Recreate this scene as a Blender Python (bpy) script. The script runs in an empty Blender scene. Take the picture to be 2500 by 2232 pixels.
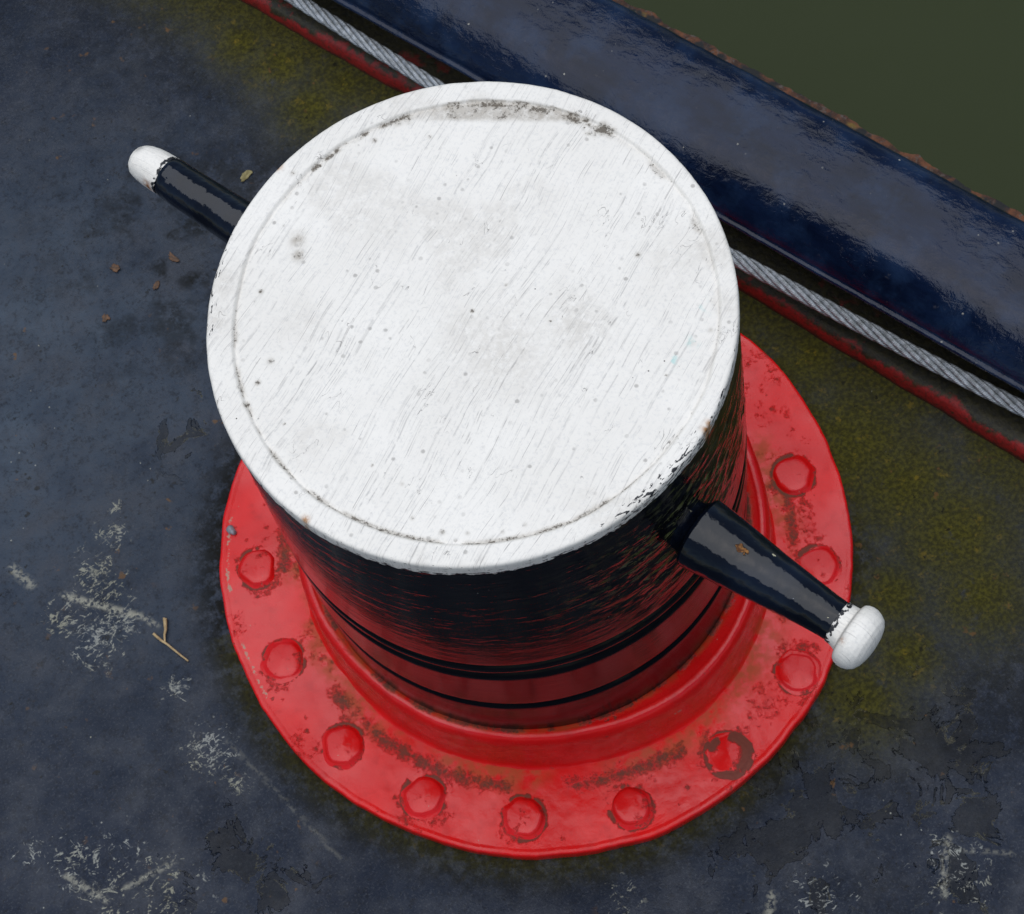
import bpy, math, random
import numpy as np
from mathutils import Matrix, Vector

S = bpy.context.scene
COL = S.collection
R = math.radians
PI = math.pi

# ------------------------------------------------------------------ camera
cd = bpy.data.cameras.new('camera'); cam = bpy.data.objects.new('camera', cd); COL.objects.link(cam)
c_pos = Vector((0.0, -0.65948, 1.84723))
c_fw = Vector((0.00068396, 0.37790087, -0.92584581))
c_rt = Vector((0.96141416, -0.25495274, -0.10335338))
c_up = Vector((0.27510425, 0.89005058, 0.36349362))
cam.matrix_world = Matrix(((c_rt.x, c_up.x, -c_fw.x, c_pos.x), (c_rt.y, c_up.y, -c_fw.y, c_pos.y),
                           (c_rt.z, c_up.z, -c_fw.z, c_pos.z), (0, 0, 0, 1)))
cd.sensor_fit = 'HORIZONTAL'; cd.sensor_width = 36.0; cd.lens = 72.0
cd.clip_start = 0.05; cd.clip_end = 500.0
cd.dof.use_dof = True; cd.dof.focus_distance = 1.46; cd.dof.aperture_fstop = 30.0
S.camera = cam

# ------------------------------------------------------------------ sky, sun, exposure (overcast)
SUN_EL, SUN_AZ = R(84), R(-60)          # azimuth measured from +Y towards +X
w = bpy.data.worlds.new('World'); S.world = w; w.use_nodes = True
wn = w.node_tree.nodes; wl = w.node_tree.links; wn.clear()
sky = wn.new('ShaderNodeTexSky'); sky.sky_type = 'NISHITA'; sky.sun_disc = False
sky.sun_elevation = SUN_EL; sky.sun_rotation = SUN_AZ
sky.air_density = 1.0; sky.dust_density = 1.0; sky.ozone_density = 1.0
bg = wn.new('ShaderNodeBackground'); bg.inputs['Strength'].default_value = 0.05
wo = wn.new('ShaderNodeOutputWorld')
wl.new(sky.outputs[0], bg.inputs['Color']); wl.new(bg.outputs[0], wo.inputs['Surface'])
sl = bpy.data.lights.new('sun', 'SUN'); sl.energy = 1.5; sl.angle = R(88); sl.color = (0.94, 0.97, 1.0)
sun = bpy.data.objects.new('sun', sl); COL.objects.link(sun)
sd = Vector((math.cos(SUN_EL) * math.sin(SUN_AZ), math.cos(SUN_EL) * math.cos(SUN_AZ), math.sin(SUN_EL)))
sun.rotation_euler = sd.to_track_quat('Z', 'Y').to_euler(); sun.location = sd * 20
S.view_settings.view_transform = 'Standard'; S.view_settings.look = 'None'
S.view_settings.gamma = 1.0; S.view_settings.exposure = 0.78; S.view_settings.use_curve_mapping = False
S.render.engine = 'CYCLES'; S.render.resolution_x = 1024; S.render.resolution_y = 914
S.cycles.use_denoising = True

# ------------------------------------------------------------------ numpy helpers
def _h(i, j, k, seed):
    n = (i * 374761393 + j * 668265263 + k * 1442695041 + seed * 972663749) & 0xffffffff
    n = ((n ^ (n >> 13)) * 1274126177) & 0xffffffff
    n = ((n ^ (n >> 15)) * 2246822519) & 0xffffffff
    return ((n ^ (n >> 16)) & 0xffff) / 65535.0
def vn(x, y, z=0.0, seed=0):
    x, y, z = np.broadcast_arrays(np.asarray(x, float), np.asarray(y, float), np.asarray(z, float))
    i = np.floor(x).astype(np.int64); j = np.floor(y).astype(np.int64); k = np.floor(z).astype(np.int64)
    f = x - i; g = y - j; q = z - k
    f = f * f * (3 - 2 * f); g = g * g * (3 - 2 * g); q = q * q * (3 - 2 * q)
    def lay(kk):
        a = _h(i, j, kk, seed) * (1 - f) + _h(i + 1, j, kk, seed) * f
        b = _h(i, j + 1, kk, seed) * (1 - f) + _h(i + 1, j + 1, kk, seed) * f
        return a * (1 - g) + b * g
    return lay(k) * (1 - q) + lay(k + 1) * q
def fbm(x, y, z=0.0, seed=0, o=4):
    s = 0; a = 1; t = 0
    for m in range(o):
        s = s + a * vn(np.asarray(x) * 2 ** m, np.asarray(y) * 2 ** m, np.asarray(z) * 2 ** m, seed + m); t += a; a *= .5
    return s / t
def sstep(a, b, x):
    t = np.clip((x - a) / (b - a), 0, 1); return t * t * (3 - 2 * t)
def blob(x, y, cx, cy, r):
    return np.exp(-((x - cx) ** 2 + (y - cy) ** 2) / (r * r))
def segd(x, y, a, b):
    ax, ay = a; bx, by = b; dx, dy = bx - ax, by - ay
    t = np.clip(((x - ax) * dx + (y - ay) * dy) / (dx * dx + dy * dy), 0, 1)
    return np.hypot(x - ax - t * dx, y - ay - t * dy)
def polyd(x, y, pts):
    d = segd(x, y, pts[0], pts[1])
    for a, b in zip(pts[1:], pts[2:]): d = np.minimum(d, segd(x, y, a, b))
    return d
def cyc(th, table):                      # periodic table lookup, degrees -> value
    a = np.array(sorted(table)); xs = np.concatenate([a[:, 0] - 360, a[:, 0], a[:, 0] + 360]); ys = np.tile(a[:, 1], 3)
    d = np.degrees(th); k = np.arange(-540, 541, 3.0); v = np.interp(k, xs, ys)
    v = np.convolve(np.pad(v, 4, 'edge'), np.ones(9) / 9, 'valid')
    return np.interp(d, k, v)

def raw_mesh(name, V, F, mat, uv=None, attrs=None, smooth=True):
    me = bpy.data.meshes.new(name); V = np.ascontiguousarray(V, dtype=np.float32); F = np.asarray(F, dtype=np.int32)
    n, k = F.shape
    me.vertices.add(len(V)); me.vertices.foreach_set('co', V.ravel())
    me.loops.add(n * k); me.loops.foreach_set('vertex_index', F.ravel())
    me.polygons.add(n); me.polygons.foreach_set('loop_start', np.arange(0, n * k, k, dtype=np.int32))
    if uv is not None:
        l = me.uv_layers.new(name='UVMap'); l.data.foreach_set('uv', np.ascontiguousarray(uv[F.ravel()], dtype=np.float32).ravel())
    if attrs:
        for an, av in attrs.items():
            a = me.attributes.new(an, 'FLOAT', 'POINT'); a.data.foreach_set('value', np.ascontiguousarray(av, dtype=np.float32).ravel())
    me.update(); me.validate()
    if smooth: me.polygons.foreach_set('use_smooth', np.ones(len(me.polygons), dtype=bool))
    me.materials.append(mat)
    return me
def grid_faces(n, m, wrap=False, flip=False):
    i, j = np.meshgrid(np.arange(n - 1), np.arange(m if wrap else m - 1), indexing='ij'); j2 = (j + 1) % m
    F = np.stack([i * m + j, i * m + j2, (i + 1) * m + j2, (i + 1) * m + j], -1).reshape(-1, 4)
    return F[:, ::-1] if flip else F
def link(name, me, parent=None, loc=None):
    o = bpy.data.objects.new(name, me); COL.objects.link(o)
    if loc is not None: o.location = loc
    if parent: o.parent = parent
    return o
def empty(name, loc=(0, 0, 0)):
    o = bpy.data.objects.new(name, None); COL.objects.link(o); o.location = loc; o.empty_display_size = .05; return o
def tag(o, label, cat, group=None):
    o['label'] = label; o['category'] = cat
    if group: o['group'] = group
    return o

# ------------------------------------------------------------------ node helpers
class T:
    def __init__(s, name):
        s.m = bpy.data.materials.new(name); s.m.use_nodes = True; s.t = s.m.node_tree; s.t.nodes.clear()
        s.out = s.n('ShaderNodeOutputMaterial'); s.b = s.n('ShaderNodeBsdfPrincipled')
        s.t.links.new(s.b.outputs[0], s.out.inputs[0]); s.tc = s.n('ShaderNodeTexCoord')
        s.obj = s.tc.outputs['Object']; s.uv = s.tc.outputs['UV']
    def n(s, k): return s.t.nodes.new(k)
    def put(s, sock, v):
        if hasattr(v, 'is_output') or isinstance(v, bpy.types.NodeSocket): s.t.links.new(v, sock)
        elif isinstance(v, tuple) and len(v) == 3 and sock.type == 'RGBA': sock.default_value = (*v, 1)
        else: sock.default_value = v
    def set(s, **k):
        for a, v in k.items(): s.put(s.b.inputs[a.replace('_', ' ')], v)
    def map(s, v, scale=(1, 1, 1), rot=(0, 0, 0), loc=(0, 0, 0)):
        m = s.n('ShaderNodeMapping'); s.put(m.inputs['Vector'], v)
        m.inputs['Scale'].default_value = scale; m.inputs['Rotation'].default_value = rot; m.inputs['Location'].default_value = loc
        return m.outputs[0]
    def rs(s, v, rot, scale, loc=(0, 0, 0)): return s.map(s.map(v, rot=rot), scale=scale, loc=loc)
    def noise(s, v, sc=5.0, det=3.0, ro=.55, dist=0.0, col=False):
        m = s.n('ShaderNodeTexNoise'); s.put(m.inputs['Vector'], v)
        m.inputs['Scale'].default_value = sc; m.inputs['Detail'].default_value = det
        m.inputs['Roughness'].default_value = ro; m.inputs['Distortion'].default_value = dist
        return m.outputs['Color' if col else 'Fac']
    def vor(s, v, sc=5.0, feat='F1', rnd=1.0, out='Distance'):
        m = s.n('ShaderNodeTexVoronoi'); m.feature = feat; s.put(m.inputs['Vector'], v); m.inputs['Scale'].default_value = sc
        m.inputs['Randomness'].default_value = rnd
        return m.outputs[out]
    def ma(s, op, a, b=0.0, c=None, clamp=False):
        m = s.n('ShaderNodeMath'); m.operation = op; m.use_clamp = clamp; s.put(m.inputs[0], a); s.put(m.inputs[1], b)
        if c is not None: s.put(m.inputs[2], c)
        return m.outputs[0]
    def mr(s, v, a, b, c=0.0, d=1.0):
        m = s.n('ShaderNodeMapRange'); m.clamp = True; m.interpolation_type = 'SMOOTHSTEP'
        s.put(m.inputs[0], v); m.inputs[1].default_value = a; m.inputs[2].default_value = b
        m.inputs[3].default_value = c; m.inputs[4].default_value = d; return m.outputs[0]
    def mix(s, f, a, b):
        m = s.n('ShaderNodeMix'); m.data_type = 'RGBA'; s.put(m.inputs[0], f); s.put(m.inputs[6], a); s.put(m.inputs[7], b); return m.outputs[2]
    def fmix(s, f, a, b):
        m = s.n('ShaderNodeMix'); m.data_type = 'FLOAT'; s.put(m.inputs[0], f); s.put(m.inputs[2], a); s.put(m.inputs[3], b); return m.outputs[0]
    def attr(s, nm):
        m = s.n('ShaderNodeAttribute'); m.attribute_name = nm; return m.outputs['Fac']
    def bump(s, h, dist=.001, strength=1.0, prev=None):
        m = s.n('ShaderNodeBump'); m.inputs['Strength'].default_value = strength; m.inputs['Distance'].default_value = dist
        s.put(m.inputs['Height'], h)
        if prev is not None: s.put(m.inputs['Normal'], prev)
        return m.outputs[0]
    def over(s, *ms):                     # max of masks
        r = ms[0]
        for q in ms[1:]: r = s.ma('MAXIMUM', r, q)
        return r
    def mul(s, *ms):
        r = ms[0]
        for q in ms[1:]: r = s.ma('MULTIPLY', r, q)
        return r

# ------------------------------------------------------------------ materials
def m_deck():
    t = T('worn_blue_black_deck_paint'); o = t.obj
    big = t.noise(o, 7, 4, .6); mid = t.noise(o, 40, 4, .6); fine = t.noise(o, 260, 3, .6)
    base = t.mix(t.mr(big, .3, .7), (.0065, .0110, .0225), (.0120, .0185, .0340))
    base = t.mix(t.ma('MULTIPLY', t.attr('left_tone'), t.mr(t.noise(t.map(o, loc=(3, 9, 0)), 11, 4, .65), .25, .65, .35, 1.0)), base, (.048, .065, .088))  # paler blue-grey tone over the left of the deck
    base = t.mix(t.ma('MULTIPLY', t.mr(mid, .58, .8), .6), base, (.020, .024, .034))
    wash = t.noise(t.map(o, loc=(1, 4, 0)), 16, 5, .7)
    base = t.mix(t.ma('MULTIPLY', t.mr(wash, .45, .72), .75), base, (.023, .0280, .040))
    base = t.mix(t.ma('MULTIPLY', t.mr(t.noise(t.map(o, loc=(6, 2, 0)), 150, 5, .8), .48, .66), .60), base, (.0035, .0048, .0085))
    base = t.mix(t.ma('MULTIPLY', t.mr(t.noise(o, 420, 3, .7), .52, .68), .75), base, (.040, .046, .058))
    # brownish grime, doubling as painted contact shade around the flange
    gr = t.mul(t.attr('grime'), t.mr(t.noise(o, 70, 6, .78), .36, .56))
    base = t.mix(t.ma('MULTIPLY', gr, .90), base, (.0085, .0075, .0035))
    # olive moss
    ms = t.mul(t.attr('moss'), t.mr(t.noise(o, 28, 6, .72), .22, .44))
    mcol = t.mix(t.mr(fine, .35, .7), (.034, .030, .004), (.082, .072, .007))
    mcol = t.mix(t.mr(t.noise(o, 75, 3, .7), .60, .72), mcol, (.14, .10, .008))
    base = t.mix(t.ma('MULTIPLY', ms, .85), base, mcol)
    # dark pits
    pit = t.mul(t.mr(t.noise(t.map(o, loc=(3, 1, 0)), 110, 3, .6), .64, .71), t.mr(t.noise(t.map(o, loc=(8, 1, 0)), 14, 3), .40, .60))
    base = t.mix(t.ma('MULTIPLY', pit, .8), base, (.006, .006, .005))
    # peeled paint: older brown coat showing, with a highlight painted along the edge
    pn = t.noise(o, 26, 5, .62, .6)
    pk = t.attr('peel')
    pv = t.ma('ADD', pn, t.ma('MULTIPLY', pk, .175))
    peel = t.mul(t.mr(pv, .66, .672), t.mr(pk, .05, .3))
    edge = t.mul(t.mr(pv, .652, .664), t.mr(pv, .680, .670), t.mr(pk, .05, .3), t.mr(mid, .5, .6))
    base = t.mix(t.ma('MULTIPLY', peel, .52), base, (.007, .007, .006))
    base = t.mix(t.ma('MULTIPLY', edge, .38), base, (.22, .20, .13))
    # pale scuffs and flecks
    sc1 = t.noise(t.rs(o, (0, 0, R(35)), (1, 1.8, 1)), 80, 4, .66, 1.4)
    sc2 = t.noise(t.rs(o, (0, 0, R(-20)), (1, 3.0, 1), (2, 3, 0)), 120, 3, .6, .5)
    wr = t.attr('wear')
    scuff = t.mr(t.ma('ADD', sc1, t.ma('MULTIPLY', wr, .15)), .66, .80)
    scuff2 = t.mul(t.mr(t.ma('ADD', sc2, t.ma('MULTIPLY', wr, .17)), .71, .76), t.mr(wr, .02, .2))
    fl = t.mul(t.mr(t.ma('ADD', t.vor(o, 85), t.ma('MULTIPLY', t.noise(o, 240, 2), .06)), .115, .075), t.mr(t.ma('ADD', t.noise(o, 60, 2), t.ma('MULTIPLY', t.attr('fleck'), .26)), .63, .68))
    cn = t.noise(t.map(o, loc=(2, 6, 0)), 44, 3, .6, 1.0)
    curl = t.mul(t.mr(t.ma('ABSOLUTE', t.ma('SUBTRACT', cn, .5)), .026, .010), t.mr(t.ma('ADD', t.noise(t.map(o, loc=(5, 5, 0)), 105, 3, .6), t.ma('MULTIPLY', wr, .20)), .58, .68), t.mr(wr, .03, .2))
    pale = t.over(t.mul(scuff, t.mr(wr, .03, .25)), scuff2, fl, curl)
    pale = t.mul(pale, t.mr(t.noise(o, 330, 2), .32, .48))
    pcol = t.mix(t.mr(big, .4, .6), (.38, .36, .26), (.42, .42, .37))
    base = t.mix(t.ma('MULTIPLY', pale, .62), base, pcol)
    line = t.attr('scratch')
    base = t.mix(t.ma('MULTIPLY', t.mul(line, t.mr(fine, .40, .55)), .75), base, (.36, .34, .26))
    # rusty freckles
    ru = t.mul(t.mr(t.noise(t.map(o, loc=(7, 5, 0)), 62, 3, .6), .66, .72), t.mr(t.noise(o, 9, 2), .46, .60))
    base = t.mix(t.ma('MULTIPLY', ru, .8), base, (.11, .055, .018))
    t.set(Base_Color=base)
    rg = t.fmix(t.over(t.ma('MULTIPLY', ms, .8), t.ma('MULTIPLY', gr, .6), pale), t.mr(mid, .3, .7, .28, .42), .8)
    t.set(Roughness=rg, Specular_IOR_Level=t.fmix(t.over(t.ma('MULTIPLY', peel, .25), ms, gr), t.mr(wash, .30, .7, .10, .24), .06))
    b = t.bump(big, .006, .5); b = t.bump(mid, .0009, .7, b); b = t.bump(t.fmix(.5, fine, t.noise(o, 700, 2)), .0008, .9, b)
    b = t.bump(peel, -.0016, 1.0, b); b = t.bump(t.fmix(.5, pit, t.ma('MULTIPLY', scuff, -1.0)), -.0004, .6, b)
    t.set(Normal=b); return t.m

def m_white(cap=True):
    t = T('brushed_white_paint' if cap else 'white_tip_paint'); o = t.obj
    rot = (0, 0, R(-45.5)) if cap else (0, 0, R(52))
    warp = t.n('ShaderNodeVectorMath'); warp.operation = 'MULTIPLY_ADD'
    t.put(warp.inputs[0], t.noise(o, 9, 2, .5, col=True)); warp.inputs[1].default_value = (.022, .022, 0); t.put(warp.inputs[2], o)
    wv = warp.outputs[0]
    st1 = t.noise(t.rs(wv, rot, (5, 600, 30)), 1.0, 4, .6)
    st2 = t.noise(t.rs(wv, rot, (9, 820, 40), (5, 3, 0)), 1.0, 3, .6)
    patch = t.noise(o, 13, 3, .6); fine = t.noise(o, 420, 3, .6); mid = t.noise(o, 90, 3, .6)
    base = t.mix(t.mr(patch, .3, .7), (.885, .830, .738), (.83, .775, .685))
    base = t.mix(t.ma('MULTIPLY', t.mr(fine, .48, .75), .30), base, (.50, .49, .47))
    stm = t.mul(t.mr(st1, .50, .72), t.mr(t.noise(t.rs(wv, rot, (110, 180, 30)), 1.0, 3, .65), .38, .58), t.mr(patch, .22, .50, .35, 1.0))
    base = t.mix(t.ma('MULTIPLY', stm, .50), base, (.36, .34, .31))
    stm2 = t.mul(t.mr(st2, .58, .70), t.mr(mid, .40, .60))
    base = t.mix(t.ma('MULTIPLY', stm2, .55), base, (.24, .22, .20))
    h = t.fmix(.5, st1, st2)
    nb = t.bump(h, .0006, .35 if cap else .5); nb = t.bump(t.fmix(.5, mid, fine), .0005, .30 if cap else .6, nb)
    if cap:
        g = t.attr('grime')
        base = t.mix(t.mul(g, t.mr(t.noise(o, 150, 5, .75), .30, .62), t.ma('ADD', .62, 0.0)), base, (.37, .315, .245))
        d = t.attr('dirt')
        dn = t.noise(o, 430, 5, .8)
        dm = t.mr(t.ma('ADD', t.ma('MULTIPLY', d, .27), t.ma('MULTIPLY', dn, .95)), .64, .76)
        dm = t.mul(dm, t.mr(d, .02, .22))
        base = t.mix(t.ma('MULTIPLY', t.mr(d, .0, .8), .55), base, (.40, .35, .28))
        base = t.mix(t.ma('MULTIPLY', dm, .9), base, t.mix(fine, (.13, .10, .065), (.05, .035, .02)))
        gd = t.mul(t.mr(t.ma('ADD', t.vor(o, 88), t.ma('MULTIPLY', fine, .16)), .27, .16), t.mr(t.noise(t.map(o, loc=(4, 4, 0)), 30, 3), .44, .62))
        base = t.mix(t.ma('MULTIPLY', gd, .75), base, (.36, .33, .29))
        # tiny dark pinholes
        ph = t.mul(t.mr(t.vor(o, 70), .055, .03), t.mr(t.noise(o, 31, 2), .56, .62))
        base = t.mix(ph, base, (.07, .06, .05))
        # hairline cracks
        cn = t.noise(t.rs(o, rot, (.7, 1.6, 1)), 46, 3, .55, .9)
        ck = t.mul(t.mr(t.ma('ABSOLUTE', t.ma('SUBTRACT', cn, .5)), .006, .0), t.mr(t.noise(t.map(o, loc=(9, 2, 0)), 38, 2), .60, .66))
        base = t.mix(t.ma('MULTIPLY', ck, .75), base, (.16, .14, .12))
        # bare black nicks on the rim
        ch = t.attr('chip')
        cs = t.noise(t.map(t.uv, scale=(130, 420, 1)), 1.0, 3, .6)
        cm = t.mr(t.ma('ADD', cs, t.ma('MULTIPLY', ch, .26)), .72, .745)
        cm = t.mul(cm, t.mr(ch, .05, .3))
        base = t.mix(cm, base, (.012, .012, .014))
        base = t.mix(t.mul(t.attr('teal'), t.mr(t.noise(o, 130, 3), .50, .66)), base, (.42, .66, .60))
        base = t.mix(t.mul(t.attr('rust'), t.mr(t.noise(o, 200, 3), .30, .6)), base, (.42, .17, .03))
        nb = t.bump(t.over(dm, ck), -.0005, .5, nb)
    else:
        base = t.mix(t.mul(t.attr('rust'), t.mr(t.noise(o, 200, 3), .30, .55)), base, t.mix(fine, (.45, .16, .02), (.10, .02, .005)))
        base = t.mix(t.ma('MULTIPLY', t.attr('dirt'), .75), base, (.30, .28, .25))
        cs = t.noise(t.map(o, scale=(1, 1, 1)), 190, 4, .65)
        cm = t.mul(t.mr(t.ma('ADD', cs, t.ma('MULTIPLY', t.attr('chip'), .20)), .64, .68), t.mr(t.attr('chip'), .05, .3))
        base = t.mix(cm, base, (.012, .012, .014))
    t.set(Base_Color=base, Roughness=.55, Normal=nb); return t.m

def m_body():
    t = T('thick_black_bollard_paint'); u = t.uv
    s1 = t.noise(t.map(u, scale=(14, 190, 1)), 1.0, 3, .55)
    s2 = t.noise(t.map(u, scale=(45, 360, 1), loc=(3, 4, 0)), 1.0, 3, .6)
    lump = t.noise(t.map(u, scale=(1, 1.8, 1)), 75, 4, .65)
    rip = t.attr('ripple')
    base = t.mix(t.mr(s1, .4, .7), (.0030, .0030, .0040), (.0055, .0055, .0065))
    ms = t.mul(t.attr('moss'), t.mr(t.noise(t.map(u, scale=(60, 130, 1)), 1.0, 4, .7), .50, .62))
    base = t.mix(ms, base, t.mix(t.mr(lump, .35, .65), (.20, .19, .10), (.085, .105, .006)))
    sp = t.mul(t.mr(t.vor(u, 120), .07, .045), t.mr(t.noise(u, 45, 2), .56, .62), t.mr(rip, .2, .5))
    base = t.mix(t.ma('MULTIPLY', sp, .7), base, (.30, .29, .24))
    t.set(Base_Color=base, Roughness=t.fmix(ms, t.fmix(rip, t.mr(s2, .3, .7, .14, .22), t.mr(s2, .3, .7, .05, .10)), .8), IOR=1.28)
    pm = t.mr(t.noise(t.map(u, scale=(22, 75, 1), loc=(1, 7, 0)), 1.0, 3, .6), .48, .70, .06, 1.0)
    b = t.bump(t.mul(s1, t.fmix(rip, .40, 1.0), pm), .0005, .38)
    b = t.bump(t.mul(s2, t.fmix(rip, .40, 1.0), pm), .0003, .4, b)
    b = t.bump(t.ma('MULTIPLY', lump, t.fmix(rip, .40, 1.0)), .0006, .4, b)
    t.set(Normal=b); return t.m

def m_bar():
    t = T('glossy_black_bar_paint'); o = t.obj
    a = t.noise(o, 60, 3, .55); b_ = t.noise(o, 330, 3, .6); p = t.noise(o, 24, 3, .6)
    base = t.mix(t.mr(p, .4, .7), (.002, .0028, .006), (.004, .007, .016))
    rs = t.attr('rust')
    rm = t.mr(t.ma('ADD', t.ma('MULTIPLY', rs, .6), t.ma('MULTIPLY', t.noise(o, 190, 4, .7), .6)), .66, .69)
    base = t.mix(rm, base, t.mix(t.mr(b_, .4, .6), (.085, .028, .006), (.30, .13, .03)))
    ch = t.mr(t.ma('ADD', t.ma('MULTIPLY', t.attr('chip'), .6), t.ma('MULTIPLY', t.noise(o, 300, 3, .7), .6)), .70, .73)
    base = t.mix(ch, base, (.45, .42, .28))
    sp = t.mul(t.mr(t.vor(o, 150), .06, .04), t.mr(t.noise(o, 40, 2), .60, .66))
    base = t.mix(t.ma('MULTIPLY', sp, .6), base, (.4, .4, .42))
    t.set(Base_Color=base, Roughness=t.fmix(t.over(rm, ch), t.mr(a, .3, .7, .05, .12), .8), IOR=1.44)
    n = t.bump(p, .006, .40); n = t.bump(a, .0016, .50, n); n = t.bump(b_, .00025, .35, n); n = t.bump(rm, -.0006, 1.0, n)
    t.set(Normal=n); return t.m

def m_red(nm='chipped_red_gloss_paint', dull=False):
    t = T(nm); o = t.obj
    big = t.noise(o, 12, 3, .6); mid = t.noise(o, 70, 4, .6); fine = t.noise(o, 300, 3, .6)
    base = t.mix(t.mr(big, .3, .7), (.58, .0055, .0058), (.72, .0090, .0085))
    base = t.mix(t.ma('MULTIPLY', t.mr(mid, .5, .75), .4), base, (.41, .0045, .0035))
    st = t.attr('stain')
    sm = t.mul(st, t.mr(mid, .35, .6))
    base = t.mix(t.ma('MULTIPLY', sm, .6), base, (.26, .09, .018))
    d = t.attr('dirt'); dn = t.noise(o, 300, 5, .8)
    dm = t.mr(t.ma('ADD', t.ma('MULTIPLY', d, .28), t.ma('MULTIPLY', t.fmix(.45, dn, t.noise(o, 95, 4, .7)), 1.05)), .66, .86)
    dm = t.mul(dm, t.mr(d, .03, .2))
    sp = t.mul(t.mr(t.noise(t.map(o, loc=(4, 8, 1)), 85, 3, .6), .69, .73), t.mr(big, .42, .6))
    dm = t.over(dm, t.ma('MULTIPLY', sp, .8))
    base = t.mix(t.ma('MULTIPLY', dm, .82), base, t.mix(fine, (.085, .062, .035), (.035, .024, .014)))
    pl = t.attr('pale')
    pm = t.mul(t.mr(t.ma('ADD', t.ma('MULTIPLY', pl, .4), t.ma('MULTIPLY', t.noise(o, 190, 3, .7), .62)), .62, .66), t.mr(pl, .04, .2))
    fl = t.mul(t.mr(t.vor(o, 90), .06, .04), t.mr(t.noise(o, 33, 2), .60, .65))
    base = t.mix(t.over(t.ma('MULTIPLY', pm, .8), t.ma('MULTIPLY', fl, .7)), base, (.42, .33, .24))
    t.set(Base_Color=base, Roughness=t.fmix(t.over(dm, pm, t.ma('MULTIPLY', sm, .6)), t.mr(mid, .3, .7, .17, .32), .85), Specular_IOR_Level=t.mr(t.noise(o, 9, 3, .6), .35, .65, .26, .50), IOR=1.5)
    n = t.bump(big, .007, .35); n = t.bump(mid, .0010, .40, n); n = t.bump(fine, .0002, .40, n); n = t.bump(dm, -.0006, .8, n)
    t.set(Normal=n); return t.m

def m_rail():
    t = T('glossy_blue_black_rail_paint'); u = t.uv
    big = t.noise(t.map(u, scale=(9, 26, 1)), 1.0, 4, .62); wr = t.noise(t.map(u, scale=(70, 100, 1)), 1.0, 4, .62, .6)
    fine = t.noise(u, 380, 3, .6); cl = t.noise(u, 17, 4, .65)
    base = t.mix(t.mr(big, .3, .7), (.0022, .0045, .014), (.005, .012, .036))
    base = t.mix(t.ma('MULTIPLY', t.mr(cl, .44, .68), .85), base, (.010, .023, .056))
    gr = t.mr(t.noise(u, 90, 4, .7), .62, .78)
    base = t.mix(t.ma('MULTIPLY', gr, .30), base, (.10, .095, .09))
    fl = t.mul(t.mr(t.ma('ADD', t.vor(u, 70), t.ma('MULTIPLY', t.noise(u, 260, 2), .06)), .115, .075), t.mr(t.noise(u, 20, 3), .50, .60))
    base = t.mix(t.ma('MULTIPLY', fl, .8), base, (.42, .40, .33))
    t.set(Base_Color=base, Roughness=t.fmix(t.over(gr, fl), t.mr(cl, .3, .7, .05, .12), .6), IOR=1.34)
    n = t.bump(big, .004, .40); n = t.bump(t.mul(wr, t.mr(t.noise(u, 11, 3, .6), .40, .62, .25, 1.0)), .0026, .65, n); n = t.bump(fine, .0003, .4, n)
    t.set(Normal=n); return t.m

def m_rust():
    t = T('rusty_flaking_steel'); o = t.obj
    a = t.noise(o, 55, 5, .7); b = t.noise(o, 170, 4, .7); c = t.noise(o, 26, 3, .6)
    col = t.mix(t.mr(a, .38, .62), (.040, .018, .010), (.16, .055, .020))
    col = t.mix(t.mr(b, .54, .64), col, (.10, .075, .06))
    col = t.mix(t.mr(c, .56, .66), col, (.20, .13, .018))
    col = t.mix(t.mr(t.noise(t.map(o, loc=(2, 2, 2)), 34, 3), .50, .58), col, (.015, .014, .013))
    t.set(Base_Color=col, Roughness=.85, Normal=t.bump(t.fmix(.5, a, b), .004, 1.0)); return t.m

def m_sill():
    t = T('mossy_red_sill_paint'); u = t.uv; o = t.obj
    sx = t.n('ShaderNodeSeparateXYZ'); t.put(sx.inputs[0], u); v = sx.outputs['Y']
    a = t.noise(o, 34, 5, .7); f = t.noise(o, 190, 4, .65); c = t.noise(t.map(o, loc=(3, 3, 0)), 22, 4, .65)
    edge = t.ma('ADD', v, t.ma('MULTIPLY', t.ma('SUBTRACT', a, .5), .055))
    red = t.mr(edge, .027, .019)
    isl = t.mul(t.mr(c, .57, .63), t.mr(v, .075, .040))
    red = t.over(red, t.ma('MULTIPLY', isl, .75))
    red = t.mul(red, t.mr(f, .74, .60))
    moss = t.mix(t.mr(f, .35, .65), (.010, .008, .002), (.030, .024, .004))
    redc = t.mix(t.mr(f, .4, .7), (.30, .008, .006), (.15, .005, .004))
    low = t.mr(t.ma('ADD', v, t.ma('MULTIPLY', a, .012)), .017, .010)
    col = t.mix(t.ma('MULTIPLY', red, .92), moss, redc); col = t.mix(t.ma('MULTIPLY', low, .85), col, (.016, .013, .004))
    t.set(Base_Color=col, Roughness=.62, Normal=t.bump(t.fmix(.5, a, f), .003, .7)); return t.m

def m_simple(nm, ca, cb, sc=60, rough=.6, bump=.001, metal=0.0, strength=.6):
    t = T(nm); a = t.noise(t.obj, sc, 4, .65)
    t.set(Base_Color=t.mix(t.mr(a, .32, .68), ca, cb), Roughness=rough, Metallic=metal, Normal=t.bump(a, bump, strength)); return t.m

def m_water():
    t = T('murky_green_water'); o = t.obj
    a = t.noise(o, .8, 3, .5)
    t.set(Base_Color=t.mix(a, (.0195, .0275, .0055), (.024, .032, .007)), Roughness=.12, IOR=1.33, Specular_IOR_Level=.22,
          Normal=t.bump(t.noise(o, 2.2, 3, .5), .05, .35)); return t.m

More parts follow.
